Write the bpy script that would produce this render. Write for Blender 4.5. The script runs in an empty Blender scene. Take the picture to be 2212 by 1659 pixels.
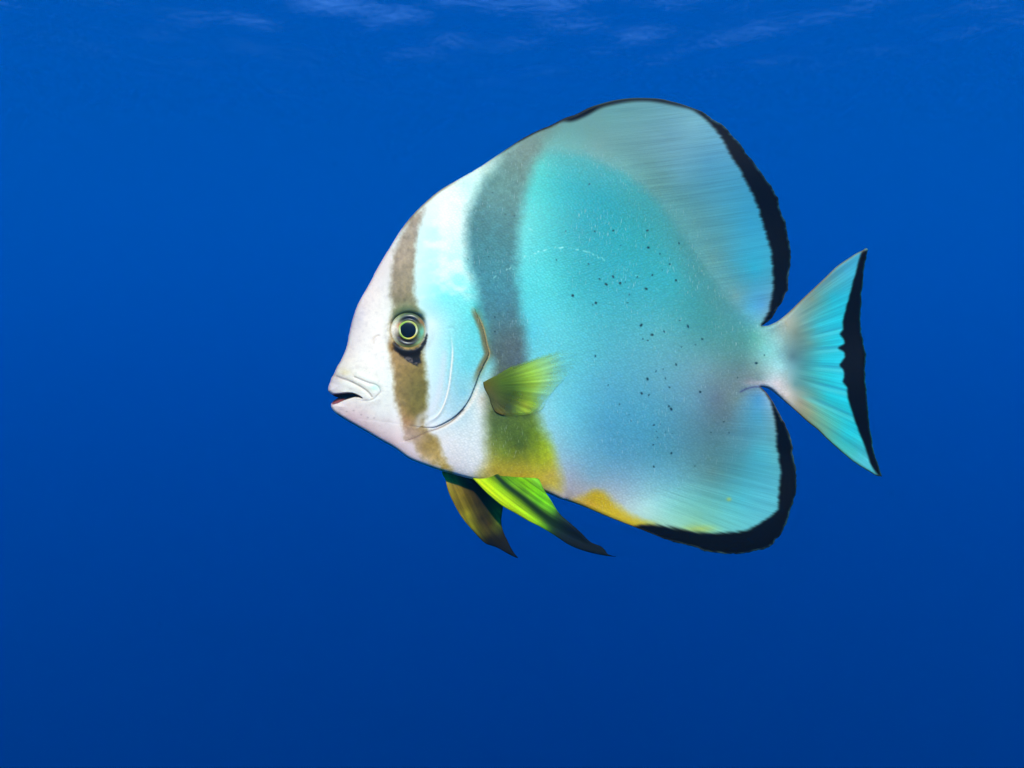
import bpy, bmesh, math
import numpy as np
from mathutils import Vector, geometry

SC = bpy.context.scene
COL = SC.collection

# ------------------------------------------------------------------ camera, sky, sun, exposure
S = 0.40/1195.0                 # metres per tracing unit (the fish is about 0.40 m long)
DIST = 0.80                     # camera to the fish's mid-plane
CX, CY = 1106.0, 829.5          # tracing-unit origin = optical axis
cam_d = bpy.data.cameras.new('camera'); cam = bpy.data.objects.new('camera', cam_d); COL.objects.link(cam)
cam.location = (0, -DIST, 0); cam.rotation_euler = (math.radians(90), 0, 0)
cam_d.sensor_width = 36.0; cam_d.lens = 36.0*DIST/(2212*S)
cam_d.clip_start = 0.01; cam_d.clip_end = 3000
cam_d.dof.use_dof = True; cam_d.dof.focus_distance = DIST-0.012; cam_d.dof.aperture_fstop = 14.0
SC.camera = cam

ELEV, AZ = 32.0, 180.0          # sun: height, bearing clockwise from +Y (behind the camera)
w = bpy.data.worlds.new('World'); SC.world = w; w.use_nodes = True
sky = w.node_tree.nodes.new('ShaderNodeTexSky'); sky.sky_type = 'NISHITA'; sky.sun_disc = False
sky.dust_density = 0.2; sky.ozone_density = 10.0
sky.sun_elevation = math.radians(ELEV); sky.sun_rotation = math.radians(AZ)
bg = w.node_tree.nodes['Background']; bg.inputs[1].default_value = 0.10
w.node_tree.links.new(sky.outputs[0], bg.inputs[0])
sl = bpy.data.lights.new('sun', 'SUN'); sl.energy = 5.0; sl.angle = math.radians(0.6); sl.color = (1, 0.87, 0.66)
so = bpy.data.objects.new('sun', sl); COL.objects.link(so)
sd = Vector((math.sin(math.radians(AZ))*math.cos(math.radians(ELEV)),
             math.cos(math.radians(AZ))*math.cos(math.radians(ELEV)), math.sin(math.radians(ELEV))))
so.rotation_euler = sd.to_track_quat('Z', 'Y').to_euler(); so.location = sd*3
vs = SC.view_settings
vs.view_transform = 'Standard'; vs.look = 'None'; vs.exposure = 1.42; vs.gamma = 1.0; vs.use_curve_mapping = False
SC.render.engine = 'CYCLES'
cy = SC.cycles
cy.use_denoising = True; cy.volume_bounces = 2; cy.max_bounces = 8; cy.transparent_max_bounces = 12
cy.caustics_reflective = False; cy.caustics_refractive = False

# ------------------------------------------------------------------ material helpers
def new_mat(name):
    m = bpy.data.materials.new(name); m.use_nodes = True; m.node_tree.nodes.clear()
    return m, m.node_tree.nodes, m.node_tree.links

def mathn(n, l, op, a, b=None, clamp=False):
    q = n.new('ShaderNodeMath'); q.operation = op; q.use_clamp = clamp
    for i, v in enumerate((a, b)):
        if v is None: continue
        if isinstance(v, (int, float)): q.inputs[i].default_value = v
        else: l.new(v, q.inputs[i])
    return q.outputs[0]

# ------------------------------------------------------------------ the sea: one body of water and its surface
SURF = 8.7                      # depth of the camera below the surface
def build_water():
    bm = bmesh.new(); bmesh.ops.create_cube(bm, size=1)
    for v in bm.verts:
        v.co.x *= 800; v.co.y *= 800; v.co.z = SURF+0.6 if v.co.z > 0 else -200
    me = bpy.data.meshes.new('water'); bm.to_mesh(me); bm.free()
    o = bpy.data.objects.new('water', me); COL.objects.link(o); o['kind'] = 'structure'
    m, n, l = new_mat('sea_water')
    out = n.new('ShaderNodeOutputMaterial')
    pv = n.new('ShaderNodeVolumePrincipled')
    pv.inputs['Color'].default_value = (0.0, 0.46, 0.97, 1); pv.inputs['Density'].default_value = 0.05
    pv.inputs['Absorption Color'].default_value = (0, 0, 0, 1); pv.inputs['Anisotropy'].default_value = 0.66
    va = n.new('ShaderNodeVolumeAbsorption'); va.inputs['Color'].default_value = (0.66, 0.87, 1, 1)
    va.inputs['Density'].default_value = 0.038
    ad = n.new('ShaderNodeAddShader')
    l.new(pv.outputs[0], ad.inputs[0]); l.new(va.outputs[0], ad.inputs[1]); l.new(ad.outputs[0], out.inputs['Volume'])
    me.materials.append(m)

def build_surface():
    nx = 420
    u = np.linspace(-1, 1, nx); u = np.sign(u)*(0.12*np.abs(u)+0.88*np.abs(u)**3.2)*380
    X, Y = np.meshgrid(u, u, indexing='ij'); Y = Y+8
    rng = np.random.default_rng(11); Z = np.zeros_like(X)
    for k in range(44):
        L = 0.35*(12.0**rng.uniform(0, 1)); a = rng.normal(0.9, 0.9); A = 0.0080*L**0.8*rng.uniform(.4, 1.2)
        ph = (X*np.cos(a)+Y*np.sin(a))*2*np.pi/L+rng.uniform(0, 6.28)
        ph = ph+0.5*np.sin(ph*0.37+X*0.7)
        Z += A*np.sin(ph)*np.exp(-np.hypot(X, Y-8)/(18+14*L))
    V = np.stack([X, Y, np.clip(Z, -.5, .5)+SURF], -1).reshape(-1, 3)
    i = np.arange(nx-1); I, J = np.meshgrid(i, i, indexing='ij'); a = (I*nx+J).ravel()
    F = np.stack([a, a+nx, a+nx+1, a+1], -1)
    me = bpy.data.meshes.new('water_surface'); me.from_pydata(V.tolist(), [], F.tolist()); me.update()
    me.polygons.foreach_set('use_smooth', np.ones(len(F), bool))
    o = bpy.data.objects.new('water_surface', me); COL.objects.link(o); o['kind'] = 'structure'
    m, n, l = new_mat('rippled_surface')
    out = n.new('ShaderNodeOutputMaterial'); mix = n.new('ShaderNodeMixShader')
    tr = n.new('ShaderNodeBsdfTransparent'); gl = n.new('ShaderNodeBsdfGlossy'); gl.inputs['Roughness'].default_value = 0.05
    tc = n.new('ShaderNodeTexCoord'); no = n.new('ShaderNodeTexNoise'); no.inputs['Scale'].default_value = 4.5
    no.inputs['Detail'].default_value = 4
    bu = n.new('ShaderNodeBump'); bu.inputs['Strength'].default_value = 0.45; bu.inputs['Distance'].default_value = 0.05
    lw = n.new('ShaderNodeLayerWeight'); lw.inputs['Blend'].default_value = 0.5
    mr = n.new('ShaderNodeMapRange'); mr.interpolation_type = 'SMOOTHSTEP'
    mr.inputs['From Min'].default_value = 0.53; mr.inputs['From Max'].default_value = 0.67
    l.new(tc.outputs['Object'], no.inputs['Vector']); l.new(no.outputs[0], bu.inputs['Height'])
    l.new(bu.outputs[0], lw.inputs['Normal']); l.new(bu.outputs[0], gl.inputs['Normal'])
    l.new(lw.outputs['Facing'], mr.inputs[0]); l.new(mr.outputs[0], mix.inputs[0])
    l.new(tr.outputs[0], mix.inputs[1]); l.new(gl.outputs[0], mix.inputs[2]); l.new(mix.outputs[0], out.inputs['Surface'])
    me.materials.append(m)

build_water()
build_surface()

# ------------------------------------------------------------------ 2-D tools (tracing units: x right, y down)
def spline(pts, step=2.2):
    p = np.array(pts, float); P = np.vstack([2*p[0]-p[1], p, 2*p[-1]-p[-2]])
    out = []
    for i in range(1, len(P)-2):
        p0, p1, p2, p3 = P[i-1:i+3]
        t0 = 0; t1 = t0+max(np.hypot(*(p1-p0)), 1e-6)**.5; t2 = t1+max(np.hypot(*(p2-p1)), 1e-6)**.5; t3 = t2+max(np.hypot(*(p3-p2)), 1e-6)**.5
        n = max(1, int(round(np.hypot(*(p2-p1))/step)))
        t = (t1+(t2-t1)*np.arange(n)/n)[:, None]
        A1 = (t1-t)/(t1-t0)*p0+(t-t0)/(t1-t0)*p1; A2 = (t2-t)/(t2-t1)*p1+(t-t1)/(t2-t1)*p2; A3 = (t3-t)/(t3-t2)*p2+(t-t2)/(t3-t2)*p3
        B1 = (t2-t)/(t2-t0)*A1+(t-t0)/(t2-t0)*A2; B2 = (t3-t)/(t3-t1)*A2+(t-t1)/(t3-t1)*A3
        out.append((t2-t)/(t2-t1)*B1+(t-t1)/(t2-t1)*B2)
    out.append(p[-1:])
    return np.vstack(out)

def seg_dist(Q, L, closed=False):
    """distance to a polyline, the signed side (left > 0) and the position along it (0..1)"""
    L = np.asarray(L, np.float32); Q = np.asarray(Q, np.float32)
    A = L if closed else L[:-1]; B = np.roll(L, -1, 0) if closed else L[1:]
    d = B-A; ll = (d**2).sum(1)+1e-12; cum = np.concatenate([[0], np.cumsum(np.sqrt(ll))]).astype(np.float32)
    D = np.empty(len(Q)); SG = np.empty(len(Q)); T = np.empty(len(Q))
    for c in range(0, len(Q), 8000):
        q = Q[c:c+8000]
        rx = q[:, None, 0]-A[None, :, 0]; ry = q[:, None, 1]-A[None, :, 1]
        t = np.clip((rx*d[:, 0]+ry*d[:, 1])/ll, 0, 1)
        ex = rx-t*d[:, 0]; ey = ry-t*d[:, 1]; e = ex*ex+ey*ey
        k = e.argmin(1); r = np.arange(len(q))
        D[c:c+8000] = np.sqrt(e[r, k]); SG[c:c+8000] = np.sign(d[k, 0]*ry[r, k]-d[k, 1]*rx[r, k])
        T[c:c+8000] = (cum[k]+t[r, k]*np.sqrt(ll[k]))/cum[-1]
    return D, SG, T

def inside(Q, poly):
    poly = np.asarray(poly, float); x, y = Q[:, 0], Q[:, 1]; res = np.zeros(len(Q), bool)
    j = len(poly)-1
    for i in range(len(poly)):
        xi, yi = poly[i]; xj, yj = poly[j]
        if yi != yj:
            c = ((yi > y) != (yj > y)) & (x < (xj-xi)*(y-yi)/(yj-yi)+xi)
            res ^= c
        j = i
    return res

def sdf(Q, poly):
    """signed distance to a closed polygon, negative inside; far points are only estimated"""
    poly = np.asarray(poly, float)
    lo, hi = poly.min(0)-60, poly.max(0)+60
    m = ((Q > lo) & (Q < hi)).all(1)
    D = np.full(len(Q), 60.0)
    if m.any():
        d, _, _ = seg_dist(Q[m], poly, True)
        D[m] = np.where(inside(Q[m], poly), -d, d)
    return D

def sst(a, b, x):
    t = np.clip((x-a)/(b-a), 0, 1); return t*t*(3-2*t)

def mask(Q, poly, soft, wob=None):
    d = sdf(Q, poly)
    if wob is not None: d = d+wob
    return 1-sst(-soft, soft, d)

def hash2(ix, iy, seed):
    h = (ix.astype(np.int64)*374761393+iy.astype(np.int64)*668265263+seed*974634567) & 0xffffffff
    h = ((h ^ (h >> 13))*1274126177) & 0xffffffff
    return ((h ^ (h >> 16)) & 0xffff)/65535.0

def vnoise(x, y, seed=0):
    ix, iy = np.floor(x), np.floor(y); fx, fy = x-ix, y-iy
    fx = fx*fx*(3-2*fx); fy = fy*fy*(3-2*fy)
    a = hash2(ix, iy, seed); b = hash2(ix+1, iy, seed); c = hash2(ix, iy+1, seed); d = hash2(ix+1, iy+1, seed)
    return (a*(1-fx)+b*fx)*(1-fy)+(c*(1-fx)+d*fx)*fy

def fbm(x, y, seed=0, o=3):
    r = 0; a = .5; 
    for k in range(o):
        r = r+a*(vnoise(x*2**k, y*2**k, seed+k)-.5); a *= .55
    return r*2

def rbf(Q, cps):
    """smooth colour field through scattered control colours (sRGB 0..255)"""
    c = np.array(cps, float); P, V = c[:, :2]/100, c[:, 2:]
    r = np.hypot(P[:, None, 0]-P[None, :, 0], P[:, None, 1]-P[None, :, 1])
    n = len(P); M = np.zeros((n+1, n+1)); M[:n, :n] = -r-0.02*np.eye(n); M[:n, n] = 1; M[n, :n] = 1
    wts = np.linalg.solve(M, np.vstack([V, np.zeros((1, V.shape[1]))]))
    out = np.empty((len(Q), V.shape[1])); q = Q/100
    for k in range(0, len(Q), 8000):
        s = q[k:k+8000]
        rr = np.hypot(s[:, None, 0]-P[None, :, 0], s[:, None, 1]-P[None, :, 1])
        out[k:k+8000] = -rr@wts[:n]+wts[n]
    return np.clip(out, V.min(0), V.max(0))

def lin(c):
    c = np.clip(np.asarray(c, float)/255, 0, 1)
    return np.where(c <= .04045, c/12.92, ((c+.055)/1.055)**2.4)

ILLUM = np.array([1.06, 1.42, 2.10])       # brightness of white in this light
def albedo(srgb):
    return np.clip(lin(srgb)/ILLUM, 0.002, 0.92)

def mixc(C, col, m):
    return C*(1-m[:, None])+np.asarray(col, float)*m[:, None]

# ------------------------------------------------------------------ outline of the fish
HEAD_BACK = [(731,859),(724,856.5),(718,853),(713,849.5),(709.5,845),(708.9,838),(711,831),(713.9,824.4),(716.5,816),(720.1,810.6),
 (727.6,794.4),(738.9,774.4),(748.9,749.4),(755,719.4),(761.4,691.9),(771.4,661.9),(782.6,639.4),(791.4,625.4),(813.9,582.9),(838.9,540.4),
 (863.9,500.4),(888.9,467.9),(918.9,437.9),(948.9,412.9),(986.4,390.4),(1023.9,369.1),(1060,345),(1100,318),(1123,302.6),(1160.7,282.6),
 (1188,271.4),(1223,253.9),(1243,247.6),(1273,232.6),(1303,222.6),(1328,216.4),(1363,211.4),(1398,210.6),(1428,212.1),(1446,215.9),
 (1473,222.6),(1498,231.4),(1523,241.4),(1543,258.9),(1566,272.6),(1581,290),(1598,310),(1613,332.6),(1633,362.6),(1648,382.6),
 (1663,402),(1672,416),(1680,433),(1686,455),(1695,475),(1701,497),(1704,517),(1707,537),(1707,560),(1705,587),(1702,610),(1703,627),
 (1695,636),(1690,650),(1680,667),(1670,683),(1656,698),(1645,703.5)]
TAIL_TOP = [(1645,703.5),(1657,703.6),(1670,698.6),(1682,692),(1702,676),(1732,647),(1757,623.6),(1782,600),(1807,576),(1832,558.6),(1852,546),
 (1865,540),(1872,535.6),(1876.5,538)]
TAIL_REAR = [(1876.5,538),(1875,547),(1872,557),(1867,582),(1865,615),(1862,637),(1863,652),(1860,677),(1861,705),(1865,730),(1869,752),(1870,780),
 (1869,803.7),(1869,831),(1871,871),(1875,906),(1879,931),(1884,951),(1887,974),(1895,999),(1900,1016),(1904,1029)]
TAIL_LOW = [(1904,1029),(1892,1027),(1872,1016),(1845,999),(1817,976),(1787,949),(1767,929),(1742,909),(1717,886),(1692,865),(1677,852),
 (1662,841),(1652,837),(1643,835)]
ANAL_BELLY = [(1643,835),(1650,842),(1655,847),(1662,856),(1672,871),(1682,889),(1695,914),(1704,931),(1710,951),(1714,979),(1717,1001),(1720,1024),
 (1719,1049),(1716,1076),(1706,1104),(1697,1127),(1688,1147),(1675,1164),(1665,1177),(1650,1184),(1620,1192),(1585,1196),(1555,1195),
 (1525,1191),(1505,1184),(1475,1176),(1440,1166),(1405,1152),(1370,1138),(1340,1127),(1300,1111),(1270,1098),(1242,1087),(1209,1077),
 (1186,1067),(1150,1054),(1110,1047),(1060,1042),(1019,1035),(974,1023),(949,1016),(924,1007),(886,992),(854,969),(824,952),(794,934),
 (764,917),(739,902),(721,889),(715,876),(717,869.5),(723,864.5),(731,859)]
def rough_edge(p, lo, hi, amp, seed, test):
    """nibbled, uneven free edge of a fin membrane"""
    d = np.gradient(p, axis=0); nrm = np.stack([-d[:, 1], d[:, 0]], 1)/(np.hypot(d[:, 0], d[:, 1])[:, None]+1e-9)
    s = np.cumsum(np.hypot(d[:, 0], d[:, 1]))
    a = amp*(fbm(s/11, s*0, seed, 2)+.7*fbm(s/33, s*0+5, seed+7, 2))*test(p)
    a[:2] = 0; a[-2:] = 0
    return p+nrm*a[:, None]
s1 = rough_edge(spline(HEAD_BACK), 0, 0, 2.6, 3, lambda p: sst(1490, 1560, p[:, 0]))
s2 = spline(TAIL_TOP)
s3 = rough_edge(spline(TAIL_REAR), 0, 0, 2.2, 5, lambda p: np.ones(len(p)))
s4 = spline(TAIL_LOW)
s5 = rough_edge(spline(ANAL_BELLY), 0, 0, 2.4, 9, lambda p: sst(1400, 1500, p[:, 0])*sst(860, 900, p[:, 1]))
OUT = np.vstack([s1[:-1], s2[:-1], s3[:-1], s4[:-1], s5[:-1]])
OUTC = OUT[::3]

# fin bases
DORSAL_BASE = spline([(1040,357),(1070,345),(1120,330),(1190,326),(1270,343),(1340,376),(1400,419),(1450,471),(1500,546),(1550,621),(1600,676),(1646,704)], 6)
ANAL_BASE = spline([(1643,835),(1612,840),(1588,880),(1562,940),(1520,1002),(1450,1052),(1380,1078),(1300,1092),(1225,1083)], 6)
TAIL_BASE = spline([(1695,681),(1700,720),(1702,770),(1698,820),(1688,862)], 6)
FIN_BASES = np.vstack([DORSAL_BASE, TAIL_BASE, ANAL_BASE])
i_d0 = int(np.argmin(np.hypot(OUT[:, 0]-1040, OUT[:, 1]-357)))
i_t1 = int(np.argmin(np.hypot(OUT[:, 0]-1695, OUT[:, 1]-681)))
i_t2 = int(np.argmin(np.hypot(OUT[:, 0]-1688, OUT[:, 1]-862)))
i_n1 = int(np.argmin(np.hypot(OUT[:, 0]-1645, OUT[:, 1]-703.5)))
i_n2 = int(np.argmin(np.hypot(OUT[:, 0]-1643, OUT[:, 1]-835)))
i_a1 = int(np.argmin(np.hypot(OUT[:, 0]-1225, OUT[:, 1]-1083)))
CORE = np.vstack([OUT[:i_d0:2], DORSAL_BASE, OUT[i_n1:i_t1:2], TAIL_BASE, OUT[i_t2:i_n2:2], ANAL_BASE, OUT[i_a1::2]])
DORSAL_POLY = np.vstack([OUT[i_d0:i_n1], DORSAL_BASE[::-1]])
ANAL_POLY = np.vstack([OUT[i_n2:i_a1], ANAL_BASE[::-1]])
TAIL_POLY = np.vstack([OUT[i_t1:i_t2], TAIL_BASE[::-1]])
FREE = [OUT[:i_d0:3], OUT[i_a1::3], OUT[i_n1:i_t1:2], OUT[i_t2:i_n2:2]]

# creases and ridges on the head (tracing units)
GILL_EDGE = spline([(1020,655),(1026,668),(1034,686),(1044,712),(1051,744),(1056,764),(1047,784),(1036,807),(1024,839),(1011,867),(989,894),(959,914),(936,923),(900,921),(871,917),(820,910),(774,904)], 4)
GILL_LOW = spline([(1002,885),(975,910),(945,926),(920,934),(900,944),(876,952)], 4)
PREOP = spline([(974,715),(976,739),(977.6,759),(975,794),(969,839),(959,874),(944,899),(922,913)], 4)
LIP1 = spline([(721,811),(739,817.5),(754.5,823),(770,830.7),(786,840),(798,850),(803,857)], 3)
LIP2 = spline([(766,814),(782,821),(797.5,827),(811,831),(818.5,837),(821.6,844.8),(815.4,853.6),(809,860.4),(797.5,865),(782,865.5)], 3)
MOUTH = [(716,852.3),(731,850.8),(749,848.8),(760,849.2),(768,852),(776,856),(782,860),(774,857.5),(764,857.5),(752,861),(738,866),(728,871),(718,873.5),(714,866)]
NOSTRIL = spline([(806,741),(807,733),(812,727),(818,725)], 2)
LATERAL = spline([(1060,604),(1084,590),(1114,570),(1129,558),(1149,549),(1189,537),(1211,535),(1238,538),(1266,543),(1296,556),(1316,566),(1341,577),(1357,585),(1373,595),(1402,608),(1422,627),(1447,642),(1475,657)], 4)
LATERAL2 = spline([(1141,493),(1155,501),(1167,512),(1178,525)], 4)
EYE = (883.0, 713.5)

SP1 = [(100,265,1.6),(600,265,2),(920,252,2.2),(1512,250,2.4),(1050,508,1.5),(1527,545,2.7),(2057,470,2),(1728,652,1.7),(495,830,2),(1895,830,2),(1770,928,1.3),(1595,1020,1.9),(1337,1055,1.9),(685,1088,2.2),(918,1050,2.7),(800,1180,3),(1040,1160,2.8),(1130,1143,1.4),(2005,1110,2.4),(1490,1258,2.9),(1197,1357,2),(220,1375,3),(620,1500,2.6),(568,1535,1.5),(1168,1498,1.5)]
SP2 = [(345,1180,1.6),(415,1230,2.9),(210,1275,2.3),(105,1303,3),(10,1220,3.2),(25,1340,1.8),(68,1353,1.8),(538,1340,2.4),(480,1390,1.5),(360,1408,1.5),(312,1560,2.5),(200,1600,1.5),(138,1618,1.9),(1005,1548,2.8),(1075,1478,1.6),(107,787,1.7)]
SP3 = [(65,510,3),(220,505,1.9),(258,585,1.6),(15,635,2.4),(78,650,1.9),(520,622,2.6),(250,745,2.4),(270,770,3),(120,908,2.2),(175,900,1.2),(143,963,1.4),(220,970,1.3),(280,980,1.2),(155,1015,1.2),(115,1078,1.9),(272,1150,2.3),(120,1268,2.2),(475,1262,1.3),(770,975,1.5),(615,972,1.5),(725,880,1.6),(843,500,1.5)]
SP4 = [(515,175,2),(705,80,2.3),(768,97,1.9),(598,267,1.4),(615,318,1.5),(418,10,1.6),(945,30,1.9)]
SPOTS = [(1209.6+x*.125, 466.6+y*.125, r) for x, y, r in SP1]+[(1382.4+x/4, 397.4+y/4, r) for x, y, r in SP2]
SPOTS += [(1382.4+x/4, 691.2+y/4, r) for x, y, r in SP3]+[(1209.6+x/4, 829.4+y/4, r) for x, y, r in SP4]
SPOTS += [(1286,769,2.2),(1273,398,1.9),(1288,655,1.8),(1064,416,1.6),(1092,463,1.5),(1111,466,1.6),(1049,540,1.4),(1056,554,1.5),(1011,560,1.5),(1069,685,1.8),(1069,716,1.9),(1202,561,1.6)]

# ------------------------------------------------------------------ body thickness: an inflated (Poisson) surface over the muscle core
GS = 5.0
gx = np.arange(690, 1730, GS); gy = np.arange(300, 1120, GS)
GXX, GYY = np.meshgrid(gx, gy, indexing='ij'); GQ = np.stack([GXX.ravel(), GYY.ravel()], 1)
core_in = inside(GQ, CORE).reshape(GXX.shape)
core_d = seg_dist(GQ, CORE[::3], True)[0].reshape(GXX.shape)
f = np.where(core_in, core_d*60, 0.0)
inn = core_in[1:-1, 1:-1]
for it in range(2600):
    f[1:-1, 1:-1] = np.where(inn, .25*(f[2:, 1:-1]+f[:-2, 1:-1]+f[1:-1, 2:]+f[1:-1, :-2]+GS*GS), 0)
# share of "fin side" at each point: a harmonic field, 1 on the fin bases, 0 on the free edges
hb = np.minimum.reduce([seg_dist(GQ, b)[0] for b in (DORSAL_BASE, TAIL_BASE, ANAL_BASE)]).reshape(GXX.shape)
hf = np.minimum.reduce([seg_dist(GQ, np.vstack([b]))[0] for b in FREE]).reshape(GXX.shape)
hw = np.where(hb < hf, 1.0, 0.0); hw = np.where(core_in, hf/(hf+hb+1e-6), hw)
for it in range(900):
    hw[1:-1, 1:-1] = np.where(inn, .25*(hw[2:, 1:-1]+hw[:-2, 1:-1]+hw[1:-1, 2:]+hw[1:-1, :-2]), hw[1:-1, 1:-1])
q = np.where(core_in & (core_d > 2.2*GS), f/np.maximum(core_d, 1e-3), np.nan)
for it in range(14):                       # carry the ratio out past the edge, then smooth it
    pad = np.pad(q, 1, constant_values=np.nan)
    nb = np.stack([pad[1+a:pad.shape[0]-1+a, 1+b:pad.shape[1]-1+b] for a in (-1, 0, 1) for b in (-1, 0, 1)])
    with np.errstate(all='ignore'):
        import warnings; warnings.simplefilter('ignore')
        mn = np.nanmean(nb, 0)
    q = np.where(np.isnan(q), mn, q)
q = np.nan_to_num(q, nan=1.0)
for it in range(4):
    p = np.pad(q, 1, mode='edge'); q = (p[2:, 1:-1]+p[:-2, 1:-1]+p[1:-1, 2:]+p[1:-1, :-2]+2*p[1:-1, 1:-1])/6
FMAX = f.max()
def gsample(G, Q):
    x = np.clip((Q[:, 0]-gx[0])/GS, 0, len(gx)-1.001); y = np.clip((Q[:, 1]-gy[0])/GS, 0, len(gy)-1.001)
    i = x.astype(int); j = y.astype(int); u = x-i; v = y-j
    return (G[i, j]*(1-u)+G[i+1, j]*u)*(1-v)+(G[i, j+1]*(1-u)+G[i+1, j+1]*u)*v

THICK = 57.0
def thickness(Q):
    dout = seg_dist(Q, OUTC, True)[0]
    inc = inside(Q, CORE); dc = seg_dist(Q, CORE[::3], True)[0]
    edge = 1-sst(14, 40, dc)
    F = np.where(inc, (gsample(q, Q)*dc*edge+gsample(f, Q)*(1-edge))/FMAX, 0)
    dfin = np.minimum.reduce([seg_dist(Q, b)[0] for b in (DORSAL_BASE, TAIL_BASE, ANAL_BASE)])
    wf = sst(0, 1, gsample(hw, Q))
    p = .40+.80*wf
    tc = THICK*np.clip(F, 0, 1.05)**p
    tf = 1.5+6.5*np.where(inc, 1, np.exp(-dfin/34))
    tf = tf*np.clip(dout/7, 0, 1)**.5
    return tc+tf, inc, dfin, dout

def relief(P):
    """head relief in tracing units, added to the half thickness"""
    h = np.zeros(len(P))
    m = (P[:, 0] < 1080) & (P[:, 1] > 600)
    Q = P[m]; r = np.zeros(len(Q))
    d, sg, t = seg_dist(Q, GILL_EDGE)
    # the gill cover plate stands proud in front of its edge and drops behind it
    fade = sst(0, .05, t)*(1-sst(.5, .8, t))
    r += np.where(sg > 0, 3.8*np.exp(-d/30), -3.4*np.exp(-d/9))*fade
    r -= 1.1*np.exp(-(d/2.4)**2)*sst(0, .03, t)*(1-sst(.5, .75, t)*.75)
    d, sg, t = seg_dist(Q, GILL_LOW); r -= .9*np.exp(-(d/2.6)**2); r += np.where(sg < 0, 1, 0)*1.2*np.exp(-d/10)
    d, sg, t = seg_dist(Q, PREOP); r += 2.2*np.exp(-(d/3.2)**2)*sst(0, .25, t)*(1-sst(.85, 1, t))-1.0*np.exp(-((d-7)/4)**2)
    d, sg, t = seg_dist(Q, LIP1); r += -1.7*np.exp(-(d/2.0)**2)+.9*np.exp(-((d-9)/6)**2)
    d, sg, t = seg_dist(Q, LIP2); r += (-1.6*np.exp(-(d/1.8)**2)+.8*np.exp(-((d-8)/5)**2))*(1-.5*t)
    d, sg, t = seg_dist(Q, NOSTRIL); r -= 1.5*np.exp(-(d/1.8)**2)
    # eye socket: a raised rim and a pit that takes the eyeball
    e = np.hypot(Q[:, 0]-EYE[0], Q[:, 1]-EYE[1])
    r += 4.5*np.exp(-((e-45)/9)**2)-9*(1-sst(30, 42, e))
    h[m] = r
    return h

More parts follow.
